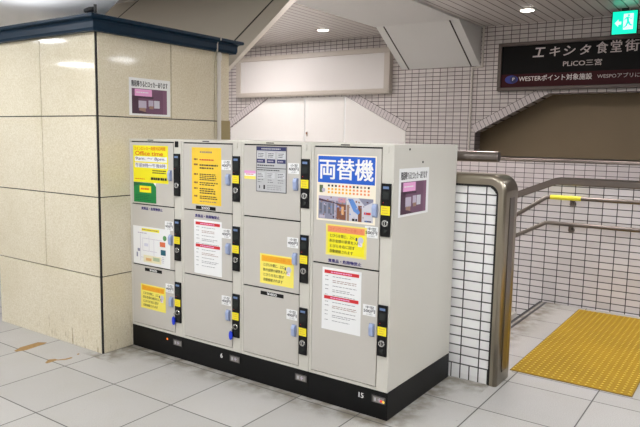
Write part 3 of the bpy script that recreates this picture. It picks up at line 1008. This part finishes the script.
# ------------------------------------------------------------------ lockers
CW = 0.6335
HB = 0.191
def build_locker(k, label, doors, strips, base):
    X = k*CW
    t = thing('coin_locker', label, 'locker', (X+CW/2, 0.5, 0), 'coin locker columns')
    a, b = X+0.001, X+CW-0.001
    bm = bmesh.new()
    box(bm, a, b, 0.014, 0.992, HB, 1.8, 0.004)
    box(bm, a, X+0.022, 0, 0.02, HB, 1.8, 0.0025)
    box(bm, X+0.548, b, 0, 0.02, HB, 1.8, 0.0025)
    box(bm, X+0.018, X+0.552, 0.0005, 0.02, 1.781, 1.7995, 0.002)
    box(bm, X+0.018, X+0.552, 0.0005, 0.02, HB, 0.213, 0.002)
    finish('body', bm, M_BODY, t)
    bm = bmesh.new()
    box(bm, X+0.02, X+0.55, 0.010, 0.0145, 0.211, 1.783)  # dark backing sheet, colours in the shade of the door gaps
    finish('door_gap_shade', bm, M_GAP, t)
    bm = bmesh.new()
    box(bm, X+0.235, X+0.305, -0.002, 0.004, 1.787, 1.794, 0.001)
    finish('latch_slot', bm, M_GAP, t)
    bm = bmesh.new()
    if k == 0:
        box(bm, X+0.563, X+0.6, -0.006, 0.002, 1.738, 1.786, 0.003)
        finish('service_lock', bm, M_PANEL, t)
    else:
        box(bm, X+0.566, X+0.596, -0.006, 0.002, 1.745, 1.785, 0.003)
        finish('service_lock', bm, M_BODY, t)
    if k == 3:
        for (y, z) in ((0.208, 1.769), (0.406, 1.683)):
            bm = bmesh.new()
            cyl(bm, (b-0.002, y, z), (b+0.003, y, z), 0.009, 0.007, 12)
            finish('screw', bm, M_GAP, t)
    # plinth
    bm = bmesh.new()
    box(bm, a-0.001, b+0.001, 0.004, 0.99, 0, HB-0.002, 0.002)
    pl = finish('plinth', bm, M_BASE, t)
    tag(pl, 'black plinth')
    bm = bmesh.new()
    box(bm, X+0.512, X+0.628, -0.001, 0.006, 0.103, 0.163, 0.003)
    finish('meter_frame', bm, M_PANEL, pl)
    S = Sheet(**front(-0.001))
    S.slab(X+0.52, 0.109, X+0.622, 0.157, 0, 0.0012, mat('meter_body', (74, 70, 68), 0.3))
    S.rect(X+0.53, 0.113, X+0.612, 0.15, 0.002, mat('meter_window', (146, 140, 136), 0.2))
    S.rect(X+0.54, 0.12, X+0.552, 0.142, 0.0026, M_SILVER)
    S.rect(X+0.566, 0.13, X+0.592, 0.136, 0.0026, M_LILAC)
    S.rect(X+0.575, 0.118, X+0.581, 0.146, 0.0026, M_LILAC)
    if k == 3:
        S.disc(X+0.592, 0.128, 0.009, 0.003, M_LEDR)
        S.disc(X+0.609, 0.126, 0.009, 0.003, M_LEDY)
    S.done('coin_meter', pl)
    if base:
        S = Sheet(**front(0.004))
        if base == 'lamp':
            S.disc(X+0.443, 0.141, 0.008, 0.002, M_LED)
            S.done('indicator_lamp', pl)
        else:
            w = 0.036 if len(base) > 1 else 0.022
            S.text(base, X+0.417, 0.112, X+0.417+w, 0.146, 0.0015, M_WHITE, 0.03)
            S.done('column_number', pl)
    # doors
    objs = []
    for i, (z0, z1, st, price, extra) in enumerate(doors):
        bm = bmesh.new()
        box(bm, X+0.026, X+0.544, -0.003, 0.0105, z0, z1, 0.0022)
        d = finish('door', bm, M_DOOR, t)
        objs.append(d)
        # pull handle
        hz = st-0.178
        bm = bmesh.new()
        box(bm, X+0.487, X+0.527, -0.006, -0.002, hz-0.044, hz+0.044, 0.002, 1)
        prism(bm, [(-0.004, hz-0.04), (-0.024, hz-0.034), (-0.028, hz+0.02), (-0.018, hz+0.04), (-0.004, hz+0.042)], 0, X+0.493, X+0.523, 0, bev=0.003)
        h = finish('handle', bm, [M_HANDLE, M_HANDLE_D], d)
        tag(h, 'blue-grey pull handle')
        if price:
            size, yen, pz = price
            S = Sheet(**front(-0.003))
            u0, u1 = X+0.436, X+0.532
            S.slab(u0, pz-0.074, u1, pz, 0, 0.0008, M_WHITE)
            S.text(size, u0+0.022, pz-0.026, u1-0.012, pz-0.007, 0.0014, M_INK, 0.02)
            S.text(yen, u0+0.006, pz-0.053, u1-0.005, pz-0.030, 0.0014, M_INK, 0.028)
            S.text('(1日)', u0+0.03, pz-0.07, u1-0.024, pz-0.057, 0.0014, M_INK, 0.0)
            S.done('price_sticker', d)
        if 'ban' in extra:
            zc = extra['ban']
            S = Sheet(**front(-0.003))
            w = 0.26
            c = X+0.285 if k else X+0.28
            S.slab(c-w/2-0.006, zc-0.017, c+w/2+0.006, zc+0.015, 0, 0.0005, mat('clear_label', (196, 190, 186), 0.4))
            S.text('貴重品・危険物禁止', c-w/2, zc-0.013, c+w/2, zc+0.011, 0.0011, mat('ink_deep_violet', (44, 32, 110), 0.6), 0.055)
            S.done('warning_label', d)
        if 'yen' in extra:
            ua, ub, zc = extra['yen']
            S = Sheet(**front(-0.003))
            S.slab(ua, zc-0.0135, ub, zc+0.0135, 0, 0.0012, M_PANEL)
            S.text('¥400', (ua+ub)/2-0.045, zc-0.010, (ua+ub)/2+0.045, zc+0.010, 0.0018, M_WHITE, 0.02)
            S.done('fee_plate', d)
        if 'guide' in extra:
            guide_panel(d)
    for (st, yel) in strips:
        lock_strip(X, st, yel, t)
    return t, objs

def lock_strip(X, top, yel, t):
    u0, u1 = X+0.552, X+0.621
    c = (u0+u1)/2
    bm = bmesh.new()
    box(bm, u0, u1, -0.012, 0.001, top-0.338, top, 0.0025)
    p = finish('lock_panel', bm, M_PANEL, t)
    tag(p, 'black lock panel')
    S = Sheet(**front(-0.012))
    S.rect(u0+0.014, top-0.034, u1-0.014, top-0.018, 0.0008, mat('maker_label', (104, 128, 168), 0.4))
    S.done('top_label', p)
    S = Sheet(**front(-0.012))
    S.slab(u0+0.012, top-0.098, u1-0.012, top-0.05, 0, 0.0012, M_LCD)
    S.rect(u0+0.016, top-0.123, u0+0.021, top-0.118, 0.001, M_REDINK)
    S.done('display', p)
    if yel:
        S = Sheet(**front(-0.012))
        S.slab(u0+0.002, top-0.2, u1-0.002, top-0.142, 0, 0.001, M_YEL)
        S.lines(u0+0.012, top-0.194, u1-0.01, top-0.148, 3, 0.0016, mat('label_print', (206, 170, 60), 0.5), 0.3, 0.3, 0.014)
        S.done('yellow_label', p)
    bm = bmesh.new()
    z = top-0.252
    cyl(bm, (c, -0.011, z), (c, -0.018, z), 0.024, 0.021, 24, 0)
    cyl(bm, (c, -0.0175, z), (c, -0.0195, z), 0.0135, 0.0135, 18, 1)
    box(bm, c-0.0035, c+0.0035, -0.0205, -0.018, z-0.012, z+0.012, 0, 0)
    finish('key_cylinder', bm, [M_CHROME, M_PANEL], p)
    bm = bmesh.new()
    cyl(bm, (c, -0.011, top-0.303), (c, -0.014, top-0.303), 0.014, 0.012, 18)
    finish('coin_return', bm, M_LCD, p)

def guide_panel(d):
    S = Sheet(**front(-0.003))
    u0, u1, z0, z1 = 1.414, 1.692, 1.440, 1.766
    S.slab(u0, z0, u1, z1, 0, 0.003, mat('guide_frame', (96, 96, 100), 0.4))
    S.rect(u0+.006, z0+.006, u1-.006, z1-.006, 0.0036, M_SILVER)
    S.rect(u0+.006, z1-.03, u1-.006, z1-.004, 0.0042, M_NAVYINK)
    S.lines(u0+.05, z1-.024, u1-.05, z1-.01, 1, 0.0048, M_SILVER, 0.6, 0.05, 0.02)
    w = (u1-u0)/3
    for i in range(3):
        a = u0+w*i
        S.rect(a+.012, z1-.085, a+w-.012, z1-.04, 0.0042, mat('guide_cell', (206, 206, 208), 0.45))
        S.lines(a+.02, z1-.08, a+w-.02, z1-.045, 3, 0.0048, M_INK, 0.4, 0.4, 0.014)
        S.rect(a+.008, z1-.118, a+w-.008, z1-.09, 0.0042, M_NAVYINK)
        S.lines(a+.016, z1-.113, a+w-.02, z1-.095, 1, 0.0048, M_LILAC, 0.45, 0.2, 0.015)
        S.rect(a+.012, z1-.225, a+w-.012, z1-.185, 0.0042, mat('guide_cell', (206, 206, 208), 0.45))
        S.lines(a+.016, z1-.222, a+w-.02, z1-.188, 3, 0.0048, M_INK, 0.35, 0.4, 0.012)
        S.lines(a+.016, z1-.262, a+w-.02, z1-.23, 2, 0.0042, M_INK, 0.2, 0.4, 0.03)
    S.lines(u0+.012, z1-.145, u1-.1, z1-.125, 1, 0.0042, M_INK, 0.4, 0.1, 0.02)
    S.rect(u0+.006, z1-.156, u1-.006, z1-.151, 0.0042, M_INK)
    S.lines(u0+.012, z1-.176, u1-.06, z1-.160, 1, 0.0042, M_INK, 0.4, 0.1, 0.02)
    S.rect(u0+.07, z1-.305, u0+.085, z1-.275, 0.0042, M_INK)
    S.rect(u0+.03, z1-.3, u0+.038, z1-.28, 0.0042, M_INK)
    S.lines(u0+w+.01, z1-.31, u1-.015, z1-.27, 3, 0.0042, M_GREYINK, 0.35, 0.3, 0.03)
    S.done('instruction_panel', d)

def build_lockers():
    small = [(1.258, 1.771), (0.738, 1.248), (0.218, 0.727)]
    st3 = [1.688, 1.163, 0.646]
    p = [1.656, 1.136, 0.616]
    def rows(prices, extras):
        return [(z0, z1, st3[i], ('小型', '400円', p[i]) if prices[i] else None, extras[i]) for i, (z0, z1) in enumerate(small)]
    build_locker(0, 'coin locker column of three doors at the far left, against the stone pillar', rows((0, 1, 1), ({}, {'ban': 1.222}, {'yen': (0.182, 0.393, 0.701)})), [(st3[0], False), (st3[1], True), (st3[2], True)], 'lamp')
    build_locker(1, 'coin locker column of three doors carrying the tall orange notice', rows((1, 1, 1), ({'yen': (0.796, 1.008, 1.278)}, {'ban': 1.213}, {})), [(s, True) for s in st3], '6')
    build_locker(2, 'coin locker column of three doors with the grey picture guide on its top door', rows((1, 1, 1), ({'guide': 1}, {}, {'yen': (1.461, 1.675, 0.698)})), [(s, True) for s in st3], None)
    big = [(0.992, 1.771, 1.555, ('中型', '500円', 1.273), {'ban': 1.0145}), (0.218, 0.981, 0.771, ('中型', '500円', 0.757), {})]
    build_locker(3, 'coin locker column of two tall doors at the right end with an exposed side', big, [(1.555, True), (0.771, True)], '15')

def build_keys():
    for X, lab in ((0, 'blue tagged key hanging from the lowest lock by the stone pillar'), (CW, 'blue tagged key hanging from the lowest lock of the orange notice column')):
        c = X+0.5865
        z = 0.646-0.252
        t = thing('locker_key', lab, 'key', (c, -0.02, z))
        bm = bmesh.new()
        box(bm, c-0.003, c+0.003, -0.04, -0.0207, z-0.01, z+0.01, 0.001)
        cyl(bm, (c-0.002, -0.044, z), (c+0.002, -0.044, z), 0.011, None, 14)
        finish('key', bm, M_CHROME, t)
        bm = bmesh.new()
        tube(bm, [(c, -0.046, z-0.008), (c-0.02, -0.036, z-0.028), (c-0.036, -0.022, z-0.04)], 0.002, 6)
        finish('ring', bm, M_CHROME, t)
        bm = bmesh.new()
        tt = bmesh.new()
        outl = [(0.017*math.cos(2*math.pi*i/20), 0.036*math.sin(2*math.pi*i/20)) for i in range(20)]
        prism(bm, [(c-0.04+a, z-0.073+b) for a, b in outl], 1, -0.026, -0.016, bev=0.002)
        tt.free()
        finish('tag', bm, M_KEYBLUE, t)

# ------------------------------------------------------------------ notices
F = -0.003
def notice(name, label, u0, v0, u1, v1, m, plane=None, th=0.001):
    pl = plane or front(F)
    n = Vector(pl['n'])
    O = Vector(pl['O'])
    loc = O + Vector(pl['u'])*((u0+u1)/2) + Vector(pl['v'])*v0
    t = thing(name, label, 'notice', loc)
    S = Sheet(**pl)
    S.slab(u0, v0, u1, v1, 0, th, m)
    S.done('sheet', t)
    return t, Sheet(**pl)

def build_notices():
    h = 0.0016
    h2 = 0.0022
    # office hours
    u0, u1, v0, v1 = 0.055, 0.483, 1.440, 1.746
    t, S = notice('office_hours_notice', 'yellow office hours notice with orange and purple lettering on the top left locker door', u0, v0, u1, v1, M_PAPERY)
    S.rect(u0+.02, 1.612, u1-.012, 1.655, h, M_WHITE)
    S.rect(u0+.02, 1.562, u1-.012, 1.602, h, M_WHITE)
    S.text('コインロッカー両替対応時間', u0+.018, 1.706, u1-.03, 1.736, h2, M_ORINK, 0.01)
    S.text('Office time', u0+.03, 1.664, u1-.06, 1.698, h2, M_ORINK, 0.014)
    S.text('9am. ～ 8pm.', u0+.03, 1.618, u1-.03, 1.650, h2, M_PURINK, 0.01)
    S.text('午前9時～午後8時', u0+.03, 1.566, u1-.03, 1.598, h2, M_PURINK, 0.01)
    S.lines(u0+.24, 1.515, u1-.02, 1.55, 2, h2, M_INK, 0.5, 0.15, 0.02)
    S.lines(u0+.22, 1.462, u1-.015, 1.488, 1, h2, M_INK, 0.8, 0.02, 0.03)
    S.lines(u0+.02, 1.46, u0+.16, 1.474, 1, h2, M_ORINK, 0.4, 0.2, 0.02)
    S.done('lettering', t)
    # green card below it
    u0, u1, v0, v1 = 0.056, 0.335, 1.270, 1.437
    t, S = notice('green_notice', 'green card with a yellow band under the yellow office hours notice', u0, v0, u1, v1, M_GREEN)
    S.rect(u0+.075, 1.355, u1-.06, 1.41, h, M_PAPERY)
    S.lines(u0+.09, 1.37, u1-.075, 1.4, 1, h2, M_ORINK, 0.5, 0.1, 0.02)
    S.poly([(u0, v1), (u0+.14, v1), (u0, 1.40)], h, mat('green_dark', (8, 96, 52), 0.5))
    S.lines(u0+.02, 1.285, u1-.05, 1.34, 4, h, mat('green_dark', (8, 96, 52), 0.5), 0.4, 0.3, 0.03)
    S.poly([(u1-.03, v1), (u1, v1), (u1, 1.41)], h, M_WHITE)
    S.done('lettering', t)
    # map
    u0, u1, v0, v1 = 0.038, 0.496, 0.741, 1.066
    t, S = notice('map_notice', 'white map sheet with a yellow title bar and coloured squares', u0, v0, u1, v1, M_WHITE)
    S.rect(u0+.11, 1.028, u0+.33, 1.052, h, M_PAPERY)
    S.lines(u0+.12, 1.032, u0+.32, 1.048, 1, h2, M_TAN, 0.4, 0.05, 0.02)
    S.lines(u0+.06, 1.0, u0+.2, 1.02, 1, h, M_LILAC, 0.4, 0.2, 0.03)
    for a, b, c, d in ((.09, .77, .094, 1.0), (.12, .86, .3, .863), (.12, .86, .123, .97), (.2, .86, .203, .99), (.12, .965, .36, .968), (.26, .8, .263, .965), (.09, .80, .36, .803)):
        S.rect(u0+a, b, u0+c, d, h, M_LILAC)
    S.rect(u0+.055, .85, u0+.085, .875, h, M_STEELBLU)
    S.rect(u0+.04, .8, u0+.058, .84, h, M_STEELBLU)
    S.rect(u0+.14, .90, u0+.19, .925, h, mat('map_pale', (214, 214, 226), 0.5))
    S.rect(u0+.13, .765, u0+.35, .825, h, mat('map_cream', (236, 228, 190), 0.5))
    S.rect(u0+.16, .778, u0+.23, .802, h2, mat('map_amber', (226, 180, 120), 0.5))
    S.rect(u0+.25, .785, u0+.33, .815, h2, mat('map_sage', (180, 196, 160), 0.5))
    S.disc(u0+.395, .99, .022, h, mat('map_green', (90, 150, 90), 0.5))
    S.rect(u0+.335, .915, u0+.4, .955, h, mat('map_orange', (216, 110, 70), 0.5))
    S.rect(u0+.345, .845, u0+.405, .89, h, mat('map_teal', (24, 92, 110), 0.5))
    S.lines(u0+.36, .775, u0+.385, .835, 4, h, M_LILAC, 0.4, 0.2)
    S.done('lettering', t)
    # three how-to notices of the same print
    def howto(name, label, u0, v0, u1, v1, paper, head):
        t, S = notice(name, label, u0, v0, u1, v1, M_PALEY if paper is not M_PAPERY else mat('paper_yellow_edge', (240, 226, 110), 0.5))
        W_, H_ = u1-u0, v1-v0
        S.rect(u0+.016, v0+.014, u1-.016, v1-.06*H_, h, paper)
        S.rect(u0+.016, v1-.25*H_, u1-.016, v1-.05*H_, h2, head)
        S.text('コインロッカーの使い方', u0+.03, v1-.21*H_, u1-.03, v1-.09*H_, h2+.0006, mat('header_print', (238, 140, 30), 0.5) if head is M_HEADOR else mat('header_print_red', (222, 100, 80), 0.5), 0.0)
        rows = [('とびらを閉じ、上に', .1, .66), ('表示金額の硬貨を入れ', .07, .78), ('とびらを右に回す', .1, .66), ('自動施錠されます', .1, .62)]
        for i, (s, a, b) in enumerate(rows):
            top = v1-(.31+.165*i)*H_
            S.text(s, u0+.016+a*W_*0.6, top-.105*H_, u0+b*W_+.02, top, h2, M_INK, 0.012)
        S.disc(u0+.86*W_, v1-.42*H_, .022, h2, mat('print_pale', (206, 204, 212), 0.5))
        S.rect(u0+.74*W_, v1-.45*H_, u0+.775*W_, v1-.35*H_, h2, M_NAVYINK)
        S.rect(u0+.8*W_, v1-.62*H_, u0+.9*W_, v1-.5*H_, h2, M_WHITE)
        S.rect(u0+.83*W_, v1-.58*H_, u0+.87*W_, v1-.54*H_, h2+.0006, M_PINK)
        S.done('lettering', t)
    howto('usage_notice', 'pale yellow how-to notice with an orange heading on the bottom left door', 0.125, 0.361, 0.436, 0.572, M_PALEY, M_HEADOR)
    howto('usage_notice', 'yellow how-to notice with an orange heading above a black fee plate', 1.455, 0.772, 1.764, 0.991, M_PALEY, M_HEADOR)
    howto('usage_notice', 'bright yellow how-to notice with a salmon heading below the blue poster', 2.032, 1.051, 2.352, 1.261, M_PAPERY, M_SALMON)
    # tall orange-yellow notice
    u0, u1, v0, v1 = 0.754, 1.067, 1.303, 1.744
    t, S = notice('orange_notice', 'tall orange-yellow notice of dense black text beside a white price sticker', u0, v0, u1, v1, M_ORANGE)
    S.lines(u0+.09, 1.695, u1-.08, 1.722, 1, h, M_TAN, 0.5, 0.1, 0.02)
    S.done('heading', t)
    blocks = [(1.66, 1, M_REDINK), (1.62, 2, M_INK), (1.545, 4, M_INK), (1.48, 2, M_INK), (1.435, 3, M_INK), (1.375, 2, M_INK), (1.335, 1, M_TAN)]
    heights = [.02, .045, .055, .03, .05, .03, .015]
    for (z, n, m), hh in zip(blocks, heights):
        S = Sheet(**front(F))
        if m is not M_TAN:
            S.lines(u0+.025, z-.016, u0+.065, z, 1, h, M_BRICK, 0.8, 0.1, 0.03)
        S.lines(u0+.085, z-hh, u1-.03, z, n, h, m, 0.5, 0.25, 0.03)
        S.done('paragraph', t)
    # white notices with two red bars
    def terms(label, u0, v0, u1, v1):
        t, S = notice('terms_notice', label, u0, v0, u1, v1, M_WHITE)
        H_ = v1-v0
        for i, q in enumerate((0.03, 0.44)):
            zb = v1-H_*q
            S.rect(u0+.018, zb-.063*H_, u1-.018, zb-.004, h, M_REDINK)
            S.lines(u0+.07, zb-.022, u1-.07, zb-.01, 1, h2, M_PINK, 0.6, 0.1, 0.02)
            S.done('heading_bar', t)
            S = Sheet(**front(F))
            z = zb-.04
            for k in range(5):
                n = 1+(k % 2)
                hh = .012*n
                S.lines(u0+.025, z-.01, u0+.06, z, 1, h, M_GREYINK, 0.5, 0.4, 0.015)
                S.lines(u0+.085, z-hh, u1-.03, z, n, h, M_GREYINK if k != 1 else M_TAN, 0.35, 0.3, 0.03)
                z -= hh+.014
            S.done('paragraph', t)
            S = Sheet(**front(F))
        S.bm.free()
    terms('white terms notice with two red bars, below the orange notice', 0.774, 0.754, 1.072, 1.182)
    terms('white terms notice with two red bars on the tall lower right door', 2.009, 0.532, 2.320, 0.963)
    # small pink and yellow sticker
    u0, u1, v0, v1 = 1.300, 1.408, 1.527, 1.588
    t, S = notice('small_sticker', 'small white, pink and yellow sticker left of the grey picture guide', u0, v0, u1, v1, M_WHITE)
    S.rect(u0, v1-.02, u1, v1, h, M_PINK)
    S.rect(u0, v0, u1, v0+.022, h, M_PALEY)
    S.lines(u0+.015, v0+.028, u1-.015, v1-.02, 1, h2, M_REDINK, 0.4, 0.1, 0.015)
    S.done('lettering', t)
    # money changer poster
    u0, u1, v0, v1 = 1.952, 2.410, 1.281, 1.722
    t, S = notice('money_changer_poster', 'poster with large white characters on blue above photos of a passage', u0, v0, u1, v1, mat('poster_cream', (246, 236, 214), 0.5))
    S.rect(u0+.008, 1.537, u1-.008, 1.714, h, M_BLUE)
    S.text('両替機', u0+.022, 1.562, u1-.022, 1.698, h2, M_WHITE, 0.022)
    cols = [M_INK, M_INK, M_INK, M_ORINK, M_ORINK, M_ORINK, M_ORINK, M_INK, M_INK, M_TAN, M_TAN, M_INK]
    for r_ in range(3):
        z = 1.519-.022*r_
        for i in range(12):
            x = u0+.09+.028*i
            S.rect(x, z-.007, x+.015, z+.006, h, cols[i] if r_ == 0 else M_HEADOR if i < 7 else M_SALMON)
    S.rect(u0+.022, 1.47, u0+.05, 1.52, h, mat('print_olive', (96, 110, 70), 0.5))
    S.disc(u0+.055, 1.487, .014, h2, M_LILAC)
    S.done('lettering', t)
    S = Sheet(**front(F))
    S.rect(u0+.016, 1.294, u0+.24, 1.448, h, M_STEELBLU)
    S.rect(u0+.016, 1.42, u0+.24, 1.448, h2, M_LILAC)
    S.poly([(u0+.02, 1.43), (u0+.2, 1.40), (u0+.2, 1.395), (u0+.02, 1.415)], h2+.0003, M_PLUMD)
    for i in range(4):
        S.rect(u0+.025+.035*i, 1.33, u0+.045+.035*i, 1.40, h2, mat('print_slate', (104, 108, 124), 0.5))
    S.rect(u0+.145, 1.30, u0+.155, 1.44, h2+.0003, M_LILAC)
    S.rect(u0+.165, 1.297, u0+.235, 1.40, h2+.0003, M_BRICK)
    S.rect(u0+.175, 1.41, u0+.232, 1.44, h2+.0003, mat('print_rose', (206, 150, 160), 0.5))
    S.rect(u0+.2, 1.33, u0+.22, 1.385, h2+.0006, mat('print_sand', (222, 170, 120), 0.5))
    S.rect(u0+.025, 1.298, u0+.07, 1.318, h2+.0003, M_LILAC)
    S.rect(u0+.245, 1.294, u0+.442, 1.448, h, mat('print_pale', (206, 204, 212), 0.5))
    S.rect(u0+.243, 1.294, u0+.262, 1.40, h2, M_TAN)
    S.poly([(u0+.25, 1.44), (u0+.29, 1.44), (u0+.345, 1.355), (u0+.33, 1.34), (u0+.295, 1.36)], h2+.0003, M_SKYB)
    S.rect(u0+.33, 1.294, u0+.358, 1.40, h2, M_BRICK)
    S.rect(u0+.375, 1.345, u0+.425, 1.36, h2, M_REDINK)
    S.rect(u0+.38, 1.298, u0+.43, 1.306, h2, M_NAVYINK)
    S.rect(u0+.285, 1.296, u0+.305, 1.312, h2, M_INK)
    S.rect(u0+.31, 1.296, u0+.325, 1.312, h2, M_INK)
    S.poly([(u0+.33, 1.448), (u0+.442, 1.448), (u0+.442, 1.43), (u0+.38, 1.40)], h2, M_STEELBLU)
    rr = random.Random(3)
    tones = [M_PLUMD, M_STEELBLU, M_LILAC, M_BRICK, M_TAN, M_SKYB, mat('print_slate', (104, 108, 124), 0.5)]
    for k in range(46):
        a = u0+rr.uniform(.018, .425)
        b = rr.uniform(1.296, 1.435)
        S.rect(a, b, a+rr.uniform(.004, .014), b+rr.uniform(.004, .012), h2+.0008+.00002*k, rr.choice(tones))
    S.done('photo', t)
    # the two locker posters
    def poster(label, plane, u0, v0, u1, v1):
        t, S = notice('locker_poster', label, u0, v0, u1, v1, M_WHITE, plane)
        H_, W_ = v1-v0, u1-u0
        S.text('階段降りるとロッカーあります', u0+.06*W_, v1-.235*H_, u1-.07*W_, v1-.07*H_, h, M_INK, 0.02)
        S.done('lettering', t)
        S = Sheet(**plane)
        a, b, c, d = u0+.06*W_, u1-.09*W_, v0+.05*H_, v1-.28*H_
        S.rect(a, c, b, d, h, M_PLUM)
        w, g = b-a, d-c
        S.rect(a, c, a+.18*w, d-.3*g, h2, M_PLUMD)
        S.rect(a+.08*w, d-.3*g, a+.56*w, d-.02*g, h2, M_PINK)
        S.rect(a+.08*w, d-.38*g, a+.6*w, d-.3*g, h2, M_PLUMD)
        S.lines(a+.12*w, d-.2*g, a+.5*w, d-.1*g, 1, h2+.0004, M_WHITE, 0.4, 0.2, 0.03)
        S.rect(a+.18*w, c+.22*g, a+.4*w, c+.52*g, h2, M_LILAC)
        S.rect(a+.2*w, c+.08*g, a+.38*w, c+.24*g, h2, M_TAN)
        S.rect(a+.46*w, c+.3*g, a+.6*w, c+.55*g, h2, M_LILAC)
        S.rect(a+.62*w, c+.24*g, a+.78*w, c+.55*g, h2, mat('print_pale', (206, 204, 212), 0.5))
        S.rect(a+.48*w, c+.2*g, a+.6*w, c+.32*g, h2+.0004, M_TAN)
        S.poly([(a, c), (a+.5*w, c), (a+.3*w, c+.1*g), (a, c+.18*g)], h2+.0004, M_PLUMD)
        S.rect(a+.88*w, c, b, d, h2, mat('print_mauve', (128, 88, 112), 0.5))
        S.done('photo', t)
    poster('locker poster with a purple photo stuck on the stone pillar', side(0.0), 0.008, 1.997, 0.461, 2.313)
    poster('locker poster with a purple photo stuck on the side of the locker row', side(CW*4-0.001), 0.072, 1.334, 0.507, 1.647)

build_setting()
build_low_wall()
build_pillar()
build_lockers()
build_tactile()
build_rails()
build_ceiling_parts()
build_back_wall_things()
build_keys()
build_notices()
build_stains()
for o in COL.objects:
    if '_o' in o:
        del o['_o']
